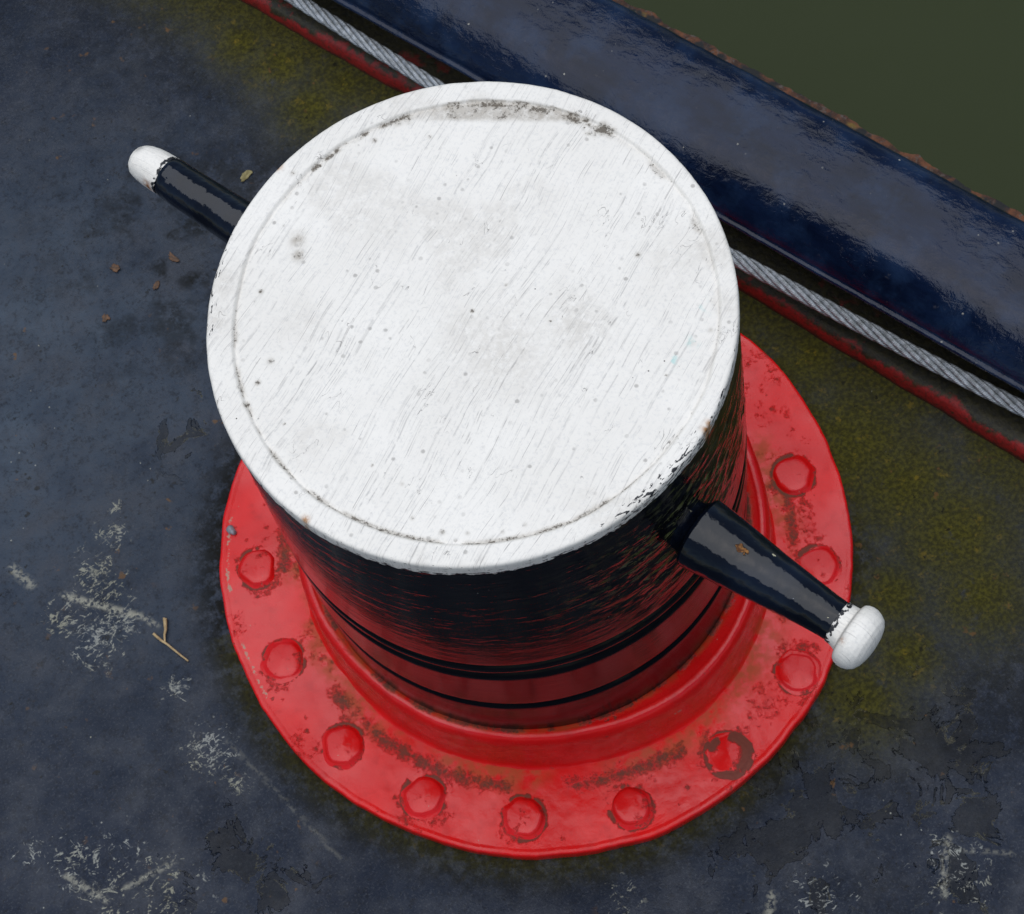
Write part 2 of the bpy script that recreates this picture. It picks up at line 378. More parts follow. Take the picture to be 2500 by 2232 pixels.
DECK = m_deck(); WHITE = m_white(True); TIPW = m_white(False); BODY = m_body(); BAR = m_bar(); RED = m_red()
RAIL = m_rail(); RUST = m_rust(); SILL = m_sill(); WATER = m_water()
HULL = m_simple('dark_hull_paint', (.010, .011, .014), (.028, .022, .016), 30, .5, .002)
STEEL = m_simple('galvanised_wire', (.19, .20, .20), (.40, .42, .44), 160, .42, .0004, .6)
CORE = m_simple('greasy_rope_core', (.02, .02, .02), (.05, .05, .045), 90, .7)
STONE = m_simple('grey_pebble_stone', (.16, .16, .17), (.34, .34, .36), 200, .6, .0008)
TWIG = m_simple('dry_twig_bark', (.30, .19, .08), (.50, .36, .18), 140, .7, .0006)
LEAF = m_simple('dry_leaf_brown', (.05, .026, .012), (.15, .070, .028), 160, .7, .0006)
LICH = m_simple('pale_yellow_flake', (.14, .11, .035), (.30, .25, .11), 160, .8, .0006)

# ------------------------------------------------------------------ deck edge frame: s along the rail, u outwards
D = np.array([.592, -.806]); N_ = np.array([.806, .592])
def su(s, u):
    s, u = np.broadcast_arrays(np.asarray(s, float), np.asarray(u, float))
    return s * D[0] + u * N_[0], s * D[1] + u * N_[1]
def curve(tab):
    a = np.array(tab); p = np.polyfit(a[:, 0], a[:, 1], 2)
    lo, hi = a[0, 0] - .1, a[-1, 0] + .1
    def f(s):
        q = np.clip(s, lo, hi); dv = 2 * p[0] * q + p[1]
        return np.polyval(p, q) + dv * (np.asarray(s) - q)
    return f
u_sill = curve([(-.652, .293), (-.413, .314), (-.005, .330), (.167, .336), (.317, .347)])
u_wire = curve([(-.557, .308), (-.375, .317), (-.0085, .333), (.152, .348), (.295, .366)])
u_in = curve([(-.507, .3219), (-.412, .3275), (-.3216, .336), (-.028, .349), (.138, .3605), (.289, .369)])
u_out = curve([(-.2695, .4870), (-.174, .4940), (-.079, .4995), (.0586, .5070), (.19, .5148)])
S0, S1 = -2.2, 2.0

# rivets of the flange (angle, radius)
RIV = [(-1.9, .2534), (-22.3, .2668), (-44.1, .2767), (-65.0, .2737), (-86.1, .2705), (-107.3, .2648), (-127.8, .2638),
       (-147.5, .2633), (-170.0, .2627), (169.0, .2672), (147.6, .266), (126.4, .264), (105.2, .262), (84.0, .260), (62.8, .257), (41.6, .255)]
FLR = [(147, .3062), (154, .3067), (166, .3061), (177, .3056), (-169, .2995), (-157, .3012), (-148, .2998), (-138, .2968), (-128, .2972), (-121, .2986), (-108, .2990),
       (-94, .3007), (-79, .302), (-64, .3003), (-51, .3032), (-39, .3015), (-20, .3006), (-13, .2989), (-6, .2962), (-1, .2949), (9, .2948), (22, .2952), (31, .2925), (60, .294), (90, .298), (120, .303)]
COLR = [(-170, .2143), (-159, .2095), (-146, .2090), (-129, .2100), (-105, .2100), (-83, .2139), (-67, .2215), (-54, .2240), (-43, .2200), (-21, .2190), (-11, .2176), (-3, .215), (30, .214), (90, .214), (150, .216)]

# ------------------------------------------------------------------ deck
def build_deck():
    ss = np.concatenate([np.linspace(S0, -.95, 40)[:-1], np.linspace(-.95, .65, 500), np.linspace(.65, S1, 40)[1:]])
    uu = np.concatenate([np.linspace(-2.4, -.65, 40)[:-1], np.linspace(-.65, .425, 340)])
    sg, ug = np.meshgrid(ss, uu, indexing='ij'); x, y = su(sg, ug)
    th = np.arctan2(y, x); r = np.hypot(x, y); dr = r - cyc(th, FLR)
    z = -.001 - .004 * fbm(x * 3, y * 3, 0, 3) + .0012 * (fbm(x * 14, y * 14, 0, 9) - .5)
    moss = np.zeros_like(x)
    for cx, cy, rr in [(-.119, .608, 70), (-.100, .5435, 65), (-.155, .647, 60), (-.06, .56, 60), (.3205, .012, 130), (.3526, -.041, 110), (.381, -.102, 110), (.313, .114, 80), (.383, -.1645, 80), (.308, -.142, 60), (.24, .2, 70), (.25, -.23, 70), (.30, -.20, 60)]:
        moss = np.maximum(moss, blob(x, y, cx, cy, rr / 1500.0))
    es = u_sill(sg) - ug
    moss = np.maximum(moss, .85 * sstep(.11, .0, es) * sstep(.2, .5, fbm(x * 9, y * 9, 0, 21)))
    moss = np.maximum(moss, .35 * sstep(.035, .0, dr) * sstep(-.02, .05, x + .5 * (y < 0)) )
    grime = sstep(.05, .0, dr) * 1.0  # dirt band at the flange, deepened to paint in its contact shadow
    grime = np.maximum(grime, .6 * sstep(.30, .70, fbm(x * 7, y * 7, 0, 33)) * sstep(.05, .30, x) )
    grime = np.maximum(grime, .85 * blob(x, y, -.25, .42, .14) * sstep(.42, .62, fbm(x * 34, y * 34, 0, 37))); grime = np.maximum(grime, .6 * blob(x, y, -.17, .47, .09)); grime = np.maximum(grime, .5 * sstep(.3, 0, es))
    wear = np.zeros_like(x)
    for cx, cy, rr in [(-.3978, .1349, 18), (-.4215, .104, 24), (-.419, .0766, 30), (-.4576, .059, 26), (-.41, .042, 28), (-.4326, .0305, 32), (-.368, -.0376, 16), (-.3497, -.1037, 28), (-.329, -.144, 14), (-.392, .16, 10)]:
        wear = np.maximum(wear, blob(x, y, cx, cy, rr / 1300.0))
    for cx, cy, rr in [(-.49, -.176, 36), (-.457, -.2045, 50), (-.414, -.231, 44), (-.53, -.155, 20), (.2752, -.4033, 40), (.274, -.38, 22), (.1587, -.393, 34), (-.011, -.3404, 20)]:
        wear = np.maximum(wear, .58 * blob(x, y, cx, cy, rr / 1300.0))
    fleck = np.zeros_like(x)
    for cx, cy, rr in [(-.479, .26, 60), (-.45, .308, 60), (-.492, .153, 40), (-.46, -.2, 90), (.25, -.39, 80), (-.38, .62, 60), (-.36, .2, 50)]:
        fleck = np.maximum(fleck, blob(x, y, cx, cy, rr / 1300.0))
    peel = np.zeros_like(x)
    for cx, cy, rr in [(-.2956, .2088, 50), (-.276, .254, 30), (.195, -.296, 120), (.29, -.295, 130), (.289, -.3655, 110), (.137, -.345, 80), (.196, -.248, 60), (-.36, -.203, 60), (-.306, -.238, 60)]:
        peel = np.maximum(peel, blob(x, y, cx, cy, rr / 1500.0))
    scr = np.zeros_like(x)
    wob = .004 * (fbm(x * 40, y * 40, 0, 55) - .5)
    for a, b, wd, am in [((-.455, .085), (-.385, .042), .0022, .9), ((-.385, .042), (-.372, .028), .0016, .8), ((-.50, .128), (-.485, .105), .003, .7),
                     ((-.25, -.24), (-.33, -.10), .0012, .22), ((-.50, -.185), (-.47, -.215), .002, .7), ((-.45, -.21), (-.40, -.20), .0016, .6),
                     ((.28, -.37), (.262, -.42), .0018, .7), ((.29, -.385), (.33, -.40), .0012, .4), ((.115, -.375), (.108, -.395), .0022, .8)]:
        scr = np.maximum(scr, am * sstep(wd * 2.2, wd * .5, segd(x + wob, y - wob, a, b)))
    P = np.stack([x, y, z], -1).reshape(-1, 3)
    n, m = sg.shape
    me = raw_mesh('deck', P, grid_faces(n, m, flip=False), DECK, attrs=dict(moss=moss, grime=grime, wear=wear, fleck=fleck, peel=peel, scratch=scr, left_tone=np.maximum(blob(x, y, -.46, .33, .26), .5 * blob(x, y, -.36, .12, .18))))
    o = link('deck', me); o['kind'] = 'structure'; return o
build_deck()

# ------------------------------------------------------------------ water
wm = raw_mesh('water', [(-60, -60, -1.35), (60, -60, -1.35), (60, 60, -1.35), (-60, 60, -1.35)], [(0, 1, 2, 3)], WATER)
wo_ = link('water', wm); wo_['kind'] = 'structure'

# ------------------------------------------------------------------ bulwark with its rounded rail
def sweep(name, prof, mat, parent=None, ns=500, close=False, jit=0.0, seed=0, flip=False):
    """prof(s) -> list of (u, z) arrays over s"""
    s = np.concatenate([np.linspace(S0, -.8, 30)[:-1], np.linspace(-.8, .55, ns), np.linspace(.55, S1, 30)[1:]])
    pts = prof(s); m = len(pts)
    U = np.stack([np.broadcast_to(p[0], s.shape) for p in pts], 1); Z = np.stack([np.broadcast_to(p[1], s.shape) for p in pts], 1)
    if jit:
        k = np.arange(m)[None, :]
        U = U + jit * (fbm(s[:, None] * 60, k * .6, 0, seed) - .5); Z = Z + jit * (fbm(s[:, None] * 60, k * .6 + 50, 0, seed) - .5)
    sg = np.repeat(s[:, None], m, 1); x, y = su(sg, U)
    arc = np.concatenate([np.zeros((len(s), 1)), np.cumsum(np.hypot(np.diff(U, axis=1), np.diff(Z, axis=1)), 1)], 1)
    P = np.stack([x, y, Z], -1).reshape(-1, 3); uv = np.stack([sg, arc], -1).reshape(-1, 2)
    me = raw_mesh(name, P, grid_faces(len(s), m, wrap=close, flip=flip), mat, uv=uv)
    return link(name, me, parent)

bul = empty('bulwark', (*[float(v) for v in su(0.0, .42)], 0.0))
tag(bul, 'glossy blue-black rounded bulwark rail along the deck edge above green water', 'bulwark')
def kid(o, p):
    o.parent = p; o.matrix_parent_inverse = Matrix.Translation(-Vector(p.location)); return o
def rail_prof(s):
    a = u_in(s); b = u_out(s) - .012; wd = b - a
    base = [(.030, .078), (.016, .079), (.004, .081), (-.001, .0826), (-.0030, .0848), (-.0030, .0872), (-.0016, .0884), (.0004, .0882), (.0018, .0886), (.0026, .0915), (.0042, .0950), (.0090, .1010), (.016, .1085), (.0225, .1145), (.029, .1192), (.036, .1228), (.045, .1252), (.058, .1264)]
    out = [(a + u, z) for u, z in base]
    for f, z in [(.52, .1270), (.62, .1272), (.72, .1268), (.80, .1258), (.86, .1243), (.90, .1222), (.94, .1180), (.97, .1115), (.985, .1020), (.99, .086), (.96, .078), (.80, .077)]:
        out.append((a + wd * f, z))
    return out
kid(sweep('rail_cap', rail_prof, RAIL, flip=True, jit=.0012, seed=61), bul)
def rust_prof(s):
    b = u_out(s) - .012; j = .0045 * (fbm(s * 55, 0, 0, 71, 5) - .5) * 2
    return [(b - .02, .0765 + 0 * s), (b - .02, .0835 + 0 * s), (b + .008, .0845 + 0 * s), (b + .0165 + j, .0835 + 0 * s), (b + .0175 + j, .080 + 0 * s), (b + .0165 + j, .0765 + 0 * s), (b - .02, .0765 + 0 * s)]
ro = kid(sweep('rubbing_strip', rust_prof, RUST, flip=True, jit=.002, seed=73), bul); ro['label'] = 'rusty flaking outer edge of the rail'
def plate_prof(s):
    c = (u_in(s) + u_out(s)) / 2
    return [(c - .006, .078), (c - .006, -.05), (c + .006, -1.5), (c + .016, -1.5), (c + .006, -.02), (c + .006, .078)]
kid(sweep('hull_plate', plate_prof, HULL, ns=120, flip=False), bul)

# ------------------------------------------------------------------ red sill bar at the foot of the bulwark
def sill_prof(s):
    a = u_sill(s) + .0022 * (fbm(s * 22, 0, 0, 81) - .5) * 2; c = (u_in(s) + u_out(s)) / 2 - .0075
    return [(a, -.006), (a, .004), (a + .0006, .010), (a + .002, .0145), (a + .005, .0180), (a + .010, .0192), (a + .02, .0196), (a + .035, .0198), (c - .03, .020), (c - .012, .021), (c - .004, .026), (c, .034)]
so = sweep('sill_bar', sill_prof, SILL, flip=True, jit=.0011, seed=83)
tag(so, 'low red painted steel sill with olive moss, running under the wire rope', 'sill')

# ------------------------------------------------------------------ wire rope
def build_wire():
    root = empty('wire_rope', (*[float(v) for v in su(-.2, float(u_wire(-.2)))], .056))
    tag(root, 'galvanised twisted wire rope stretched along the rail above the red sill', 'wire rope')
    s = np.arange(-1.0, .75, .0016); u = u_wire(s); z = .056 + 0 * s
    x, y = su(s, u); C = np.stack([x, y, z], -1)
    Tn = np.gradient(C, axis=0); Tn /= np.linalg.norm(Tn, axis=1)[:, None]
    B = np.array([0, 0, 1.0])[None].repeat(len(s), 0); A = np.cross(B, Tn); A /= np.linalg.norm(A, axis=1)[:, None]; B = np.cross(Tn, A)
    Rr, rs, lay = .0051, .00265, .100
    def tube(C, T_, rad, k):
        ref = np.array([0, 0, 1.0]); a = np.cross(ref[None], T_); a /= np.linalg.norm(a, axis=1)[:, None]; b = np.cross(T_, a)
        ang = np.arange(k) / k * 2 * PI
        return (C[:, None] + rad * (np.cos(ang)[None, :, None] * a[:, None] + np.sin(ang)[None, :, None] * b[:, None])).reshape(-1, 3)
    core = tube(C, Tn, .0034, 8)
    kid(link('core', raw_mesh('core', core, grid_faces(len(s), 8, wrap=True, flip=True), CORE)), root)
    for q in range(6):
        ph = 2 * PI * s / lay + q * PI / 3
        Q = C + Rr * (np.cos(ph)[:, None] * A + np.sin(ph)[:, None] * B)
        Tq = np.gradient(Q, axis=0); Tq /= np.linalg.norm(Tq, axis=1)[:, None]
        rad = np.cos(ph)[:, None] * A + np.sin(ph)[:, None] * B; tb = np.cross(Tq, rad)
        V, F, off = [], [], 0
        for wv in range(8):
            p2 = -2 * PI * s / .030 + wv * PI / 4
            W = Q + (rs - .0010) * (np.cos(p2)[:, None] * rad + np.sin(p2)[:, None] * tb)
            TW = np.gradient(W, axis=0); TW /= np.linalg.norm(TW, axis=1)[:, None]
            vv = tube(W, TW, .0011, 5); V.append(vv); F.append(grid_faces(len(s), 5, wrap=True, flip=True) + off); off += len(vv)
        kid(link('strand', raw_mesh('strand', np.concatenate(V), np.concatenate(F), STEEL)), root)
build_wire()

# ------------------------------------------------------------------ the bollard
bol = empty('mooring_bollard', (0, 0, 0))
tag(bol, 'black mooring bollard with white top, two side bars and red riveted base flange', 'bollard')
H = .5199
RIN = .1765; CIN = (.003, -.001)

def build_cap():
    nth = 1000; th = np.linspace(-PI / 2 + PI, -PI / 2 + 3 * PI, nth, endpoint=False)
    rf = np.concatenate([np.linspace(0, .166, 118), np.linspace(.167, .1875, 30)])
    edge = [(.1905, -.0001), (.1917, -.0003), (.1926, -.0008), (.1933, -.0015), (.1937, -.0026), (.1939, -.0042), (.1940, -.0062), (.1941, -.0085)]
    r = np.concatenate([rf, [e[0] for e in edge]]); zz = np.concatenate([0 * rf, [e[1] for e in edge]])
    low = -.0140 + .0045 * (fbm(np.cos(th) * 6, np.sin(th) * 6, 0, 101) - .5) * 2 + .0030 * (fbm(np.cos(th) * 60, np.sin(th) * 60, 0, 103, 4) - .5) * 2
    Rg = np.repeat(r[:, None], nth, 1); Z = np.repeat(zz[:, None], nth, 1)
    for f in (.35, .7, .94, 1.0):
        Rg = np.vstack([Rg, np.full((1, nth), .1942)]); Z = np.vstack([Z, (-.0085 + (low + .0085) * f)[None]])
    Rg = np.vstack([Rg, np.full((1, nth), .1925)]); Z = np.vstack([Z, (low - .0002)[None]])
    x = Rg * np.cos(th); y = Rg * np.sin(th)
    ri = np.hypot(x - CIN[0], y - CIN[1]) + .0012 * (fbm(np.cos(th) * 5 + 0 * Rg, np.sin(th) * 5 + 0 * Rg, 0, 111) - .5) * 2
    top = (Rg < .1880)
    step = sstep(RIN - .0012, RIN + .0022, ri)
    Z = Z + np.where(top, -.0021 * (1 - step) - .0005 * np.exp(-((ri - RIN) / .0013) ** 2), 0)
    rough = .0005 * (fbm(x * 60, y * 60, Z * 60, 121) - .5) + .0003 * (fbm(x * 200, y * 200, Z * 200, 122) - .5)
    Z = Z + rough; rad = 1 + np.where(top, 0, rough / .19); x = x * rad; y = y * rad
    Z = H + Z
    # dirt map
    d = np.zeros_like(x); nz = fbm(x * 55, y * 55, 0, 131); arc = np.exp(-((ri - RIN + .003) / .0035) ** 2)
    ang = np.degrees(np.arctan2(y, x))
    def span(a, b, soft=10): return sstep(a - soft, a + soft, ang) * sstep(b + soft, b - soft, ang)
    thin = np.exp(-((ri - RIN + .0015) / .0022) ** 2); nh = fbm(x * 160, y * 160, 0, 133)
    d = np.maximum(d, thin * span(88, 128, 5) * (.25 + .9 * sstep(.40, .62, nh)))
    d = np.maximum(d, arc * span(30, 88, 4) * (.25 + .9 * sstep(.4, .7, nz)))
    d = np.maximum(d, .62 * arc * span(-15, 32, 6) * sstep(.40, .68, nz))
    bot = np.maximum(sstep(160, 172, ang), sstep(-50, -70, ang))
    d = np.maximum(d, .75 * np.exp(-((ri - RIN + .001) / .0022) ** 2) * bot * sstep(.38, .62, nz))
    d = np.maximum(d, (.42 + .38 * bot) * np.exp(-((ri - RIN + .0003) / .0009) ** 2) * sstep(.25, .45, nz))
    for cx, cy, a in [(.1146, .1336, .9), (.122, .1252, 1), (.1331, .1162, 1.25), (.1254, .1165, 1.05), (.1376, .1115, .7), (.0771, .1538, .8), (.0488, .1655, .6), (.0877, .1494, .7), (.1012, .1417, .8),
                      (-.0127, .1713, .6), (-.0028, .1713, .6)]:
        d = np.maximum(d, a * blob(x, y, cx, cy, .0050) * (.45 + .8 * sstep(.4, .6, nh)))
    for cx, cy, rr, a in [(-.1072, .0973, 14, .45), (-.1093, .0845, 11, .7), (.0025, .0012, 5, 1.2), (.129, .008, 7, .9), (.0312, .014, 4, .9), (-.1429, .0642, 6, .95), (-.1481, .0071, 9, .7), (-.1606, -.0068, 7, .95), (-.172, -.0217, 8, 1.05), (-.1744, -.0065, 6, .6), (.1462, -.0706, 10, .4), (-.0328, .1612, 7, .85), (.0078, .1509, 6, .6), (-.0984, .1521, 8, .6), (.1615, -.0652, 7, .6), (-.0598, -.1567, 7, .75), (-.0432, -.1625, 6, .6), (-.0196, -.169, 6, .5), (-.0776, -.1405, 6, .6), (-.0032, -.1682, 6, .5), (-.0783, -.1137, 5, .6), (-.1489, -.044, 3, 1.2), (-.0955, -.0938, 3, 1.2), (.1218, -.0894, 3, 1.2), (.0542, -.0236, 3, 1.1)]:
        d = np.maximum(d, a * blob(x, y, cx, cy, rr / 2600.0 * .9))
    # dried puddle between the rim and a chord
    ch = segd(x, y, (.0411, .1539), (.0992, .1342)) * np.sign((x - .0411) * -.0197 - (y - .1539) * .0581) * -1
    line = (y - .1539) + .339 * (x - .0411)
    pud = sstep(-.002, .004, line) * (ri < RIN + .001) * span(32, 88, 8)
    d = np.maximum(d, pud * (.32 + .45 * sstep(.4, .7, fbm(x * 130, y * 130, 0, 141))))
    d = np.where(top, d, 0)
    g = np.zeros_like(x)
    for cx, cy, rr, a in [(-.1072, .0973, 16, 1.3), (-.1093, .0845, 13, 1.3), (.016, -.0335, 90, .55), (.0728, -.0308, 70, .55), (-.0052, -.0143, 60, .4), (-.0445, .0879, 60, .3), (-.119, .03, 50, .3), (.148, -.0045, 60, .3), (.05, .17, 20, .4), (-.17, .08, 40, .5), (-.18, .05, 30, .5), (.18, -.05, 30, .4)]:
        g = np.maximum(g, a * blob(x, y, cx, cy, rr / 2600.0))
    g = np.where(top, np.maximum(g, 1.5 * pud * (.7 + .6 * (nz - .5))), g)
    g = np.maximum(g, .35 * sstep(.58, .75, fbm(x * 16, y * 16, 0, 145)))
    tl = np.zeros_like(x)
    for cx, cy, rr, a in [(.1295, -.0796, 10, .8), (.1462, -.0706, 10, .6), (.1599, -.0461, 14, .35)]: tl = np.maximum(tl, a * blob(x, y, cx, cy, rr / 2300.0))
    ru = np.zeros_like(x)
    for cx, cy in [(-.1501, -.1203), (-.1075, .1612), (.1400, -.1345), (.1365, -.1375)]: ru = np.maximum(ru, blob(x, y, cx, cy, .0030))
    chip = sstep(.1905, .1940, Rg) * (.35 + .5 * sstep(-75, -50, ang) * sstep(-20, -45, ang))
    chip = np.maximum(chip, .75 * sstep(.182, .190, Rg) * sstep(-84, -66, ang) * sstep(-38, -55, ang))
    chip = np.maximum(chip, .55 * sstep(.183, .192, Rg) * sstep(135, 150, ang) * sstep(178, 165, ang))
    chip = np.where(Z < H + low[None, :] + .0035, np.maximum(chip, .8), chip)
    n = Rg.shape[0]
    uv = np.stack([np.repeat((th * .194)[None], n, 0), np.cumsum(np.concatenate([np.zeros((1, nth)), np.hypot(np.diff(Rg, axis=0), np.diff(Z, axis=0))]), 0)], -1).reshape(-1, 2)
    me = raw_mesh('top_cap', np.stack([x, y, Z], -1).reshape(-1, 3), grid_faces(n, nth, wrap=True, flip=False), WHITE, uv=uv,
                  attrs=dict(dirt=d, grime=g, teal=tl, rust=ru, chip=chip))
    o = link('top_cap', me, bol); o['label'] = 'white brushed top with dirty rim groove'
build_cap()

def build_body():
    nth = 1100; th = np.linspace(PI / 2, PI / 2 + 2 * PI, nth, endpoint=False)
    z = np.linspace(.03, H - .006, 460)
    Zg, Tg = np.meshgrid(z, th, indexing='ij')
    r = np.interp(Zg, [.03, .09, .20, .28, .34, .40, .50, .52], [.2004, .2004, .2001, .1995, .1983, .1964, .1930, .1923])
    zz = Zg + .006 * (fbm(np.cos(Tg) * 2, np.sin(Tg) * 2, 0, 155) - .5)
    def groove(c, wd, dp): return dp * np.exp(-((zz - c) / wd) ** 2)
    r = r - (groove(.282, .0040, .0034) + groove(.259, .0070, .0052) + groove(.163, .0055, .0040)) * (.55 + .9 * fbm(np.cos(Tg) * 5, np.sin(Tg) * 5, Zg * 30, 157)) + groove(.268, .004, .0010)
    rip = sstep(.24, .38, Zg + .06 * (fbm(np.cos(Tg) * 3, np.sin(Tg) * 3, Zg * 4, 151) - .5))
    a = np.degrees(Tg); hd = np.hypot((np.mod(a + 52 + 180, 360) - 180) * .0034, (Zg - .40))      # distance to the right-hand bar root
    rip = np.maximum(rip, sstep(.16, .05, hd))
    X = np.cos(Tg) * .2; Y = np.sin(Tg) * .2
    n1 = fbm(X * 30, Y * 30, Zg * 190, 161) - .5; n2 = fbm(X * 70, Y * 70, Zg * 330, 162) - .5; n3 = fbm(X * 55, Y * 55, Zg * 70, 163) - .5
    r = r + (.00016 * n1 + .00006 * n2) * (.22 + .78 * rip) + .0030 * n3 * sstep(.14, .05, hd) + .0022 * np.maximum(n3 - .12, 0) * sstep(-40, -5, np.mod(a + 180, 360) - 180) * sstep(60, 20, np.mod(a + 180, 360) - 180) * 2
    r = r + .0012 * (fbm(X * 6, Y * 6, Zg * 5, 165) - .5)
    moss = np.exp(-(hd / .085) ** 2) * (.55 + .6 * sstep(.45, .6, fbm(X * 40, Y * 40, Zg * 60, 166)))
    P = np.stack([r * np.cos(Tg), r * np.sin(Tg), Zg], -1).reshape(-1, 3)
    uv = np.stack([Tg * .2, Zg], -1).reshape(-1, 2)
    me = raw_mesh('body', P, grid_faces(len(z), nth, wrap=True, flip=False), BODY, uv=uv, attrs=dict(ripple=rip, moss=moss))
    link('body', me, bol)
build_body()

def build_flange():
    nth = 1000; th = np.linspace(0, 2 * PI, nth, endpoint=False)
    Ro = cyc(th, FLR) + .0036 * (fbm(np.cos(th) * 11, np.sin(th) * 11, 0, 171) - .5)
    fr = np.concatenate([np.linspace(0, .93, 84), [.950, .966, .980, .989, .9955, .999, 1.0, 1.0, .997]])
    zt = np.concatenate([np.full(84, .0118), [.0117, .0115, .0112, .0105, .0090, .0068, .0035, .000, -.006]])
    zt[:84] += .0012 * np.exp(-((fr[:84] - .35) / .25) ** 2) - .0008 * sstep(.6, .93, fr[:84])
    Rg = .205 + (Ro[None] - .205) * fr[:, None]; Z = np.repeat(zt[:, None], nth, 1)
    x = Rg * np.cos(th); y = Rg * np.sin(th)
    Z = Z + .0034 * (fbm(x * 16, y * 16, 0, 175) - .5) * (fr[:, None] < .99) + .0006 * (fbm(x * 70, y * 70, 0, 176) - .5) * (fr[:, None] < .99)
    d = np.zeros_like(x); nz = fbm(x * 40, y * 40, 0, 181); nf = fbm(x * 90, y * 90, 0, 182)
    for i, (a, r0) in enumerate(RIV):
        cx, cy = r0 * math.cos(R(a)), r0 * math.sin(R(a)); q = np.hypot(x - cx, y - cy); t = np.arctan2(y - cy, x - cx)
        d = np.maximum(d, np.exp(-((q - .0195) / .0034) ** 2) * sstep(.36, .58, fbm(np.cos(t) * 1.6 + i * 7, np.sin(t) * 1.6, q * 40, 183)) * 1.65)
        d = np.maximum(d, .75 * np.exp(-((q - .025) / .009) ** 2) * sstep(.50, .68, fbm(x * 30, y * 30, 0, 190 + i)))
    cr = cyc(th, COLR)[None]
    d = np.maximum(d, .95 * np.exp(-((Rg - cr - .026) / .010) ** 2) * sstep(.44, .60, fbm(x * 17, y * 17, 0, 185)))
    d = np.maximum(d, .50 * sstep(.42, .70, fbm(x * 75, y * 75, 0, 189)) * sstep(-.06, .08, y) * (x > 0))
    d = np.maximum(d, .55 * sstep(.50, .72, fbm(x * 24, y * 24, 0, 188)))
    for a, r0, sz in [(-100, .285, 8), (-75, .276, 9), (-78, .286, 5), (-60, .262, 5), (-57, .264, 6), (-35, .285, 7), (-163, .28, 7), (-155, .279, 8), (-151, .283, 6), (-157, .272, 6), (-166, .287, 7), (175, .27, 8), (160, .262, 8), (155, .268, 6), (163, .28, 6), (-133, .276, 7), (-15, .245, 8), (-8, .26, 6), (8, .27, 10), (14, .262, 8), (25, .272, 9)]:
        d = np.maximum(d, .95 * blob(x, y, r0 * math.cos(R(a)), r0 * math.sin(R(a)), sz / 2300.0))
    st = sstep(.40, .62, fbm(x * 12, y * 12, 0, 187)) * np.exp(-((Rg - cr - .015) / .016) ** 2)
    st = np.maximum(st, .9 * np.exp(-((np.degrees(th)[None] - 318) / 16) ** 2) * np.exp(-((Rg - cr - .014) / .016) ** 2))
    pl = np.zeros_like(x); deg = np.degrees(np.arctan2(y, x))
    pl = np.maximum(pl, .8 * np.exp(-((Rg - Ro[None] + .009) / .004) ** 2) * np.maximum(sstep(150, 160, deg) * sstep(182, 172, deg), sstep(-182, -176, deg) * sstep(-158, -166, deg)))
    pl = np.maximum(pl, .45 * sstep(.996, .9995, fr[:, None] + 0 * x) * sstep(.5, .7, nf))
    pl = np.maximum(pl, .5 * np.exp(-((Rg - Ro[None] + .006) / .003) ** 2) * sstep(.55, .75, nf))
    F = grid_faces(len(fr), nth, wrap=True)
    me = raw_mesh('flange', np.stack([x, y, Z], -1).reshape(-1, 3), F, RED, attrs=dict(dirt=d, stain=st, pale=pl))
    link('flange', me, bol)
    # collar
    cr = cyc(th, COLR) + .0010 * (fbm(np.cos(th) * 9, np.sin(th) * 9, 0, 191) - .5)
    prof = [(.0135, .0100), (.0095, .0120), (.0072, .0150), (.0062, .0190), (.0056, .0240), (.0050, .032), (.0042, .042), (.0035, .052), (.0030, .062), (.0030, .070), (.0026, .0765), (.0012, .0815), (-.0010, .0848), (-.0035, .0862), (-.0062, .0862), (-.0075, .0858), (-.0085, .0850), (-.0300, .080), (-.0300, .075), (-.0300, .06), (-.0300, .04)]
    pr = np.array(prof); k = np.linspace(0, len(prof) - 1, 64); po = np.interp(k, np.arange(len(prof)), pr[:, 0]); pz = np.interp(k, np.arange(len(prof)), pr[:, 1])
    po = np.convolve(np.pad(po, 2, 'edge'), np.ones(5) / 5, 'valid'); pz = np.convolve(np.pad(pz, 2, 'edge'), np.ones(5) / 5, 'valid')
    Rg = cr[None] + po[:, None]; Rg = np.maximum(Rg, .1996); Z = np.repeat(pz[:, None], nth, 1)
    x = Rg * np.cos(th); y = Rg * np.sin(th)
    j = .0018 * (fbm(x * 45, y * 45, Z * 45, 195) - .5); x = x * (1 + j / .2); y = y * (1 + j / .2); Z = Z + j * .6 + .0016 * (fbm(x * 25, y * 25, 0, 196) - .5) * sstep(.06, .085, Z)
    lipin = sstep(.0075, .003, Rg - .2) * (Z > .06)
    d = np.maximum(lipin * .95 * sstep(.30, .5, fbm(x * 60, y * 60, 0, 197)), .45 * sstep(.62, .72, fbm(x * 26, y * 26, Z * 50, 198)))
    d = np.maximum(d, .5 * sstep(.008, .016, po)[:, None] * sstep(.5, .65, fbm(x * 30, y * 30, 0, 199)))
    deg = np.degrees(np.arctan2(y, x))
    st = np.maximum(lipin * .8, .7 * np.exp(-((deg + 40) / 15) ** 2) * sstep(.05, .02, Z))
    pl = .75 * np.exp(-((deg + 69) / 4.5) ** 2) * np.exp(-((Z - .052) / .008) ** 2) + .3 * np.exp(-((deg + 84) / 5) ** 2) * np.exp(-((Z - .04) / .005) ** 2)
    me = raw_mesh('collar', np.stack([x, y, Z], -1).reshape(-1, 3), grid_faces(64, nth, wrap=True, flip=True), RED, attrs=dict(dirt=d, stain=st, pale=pl))
    link('collar', me, bol)
build_flange()

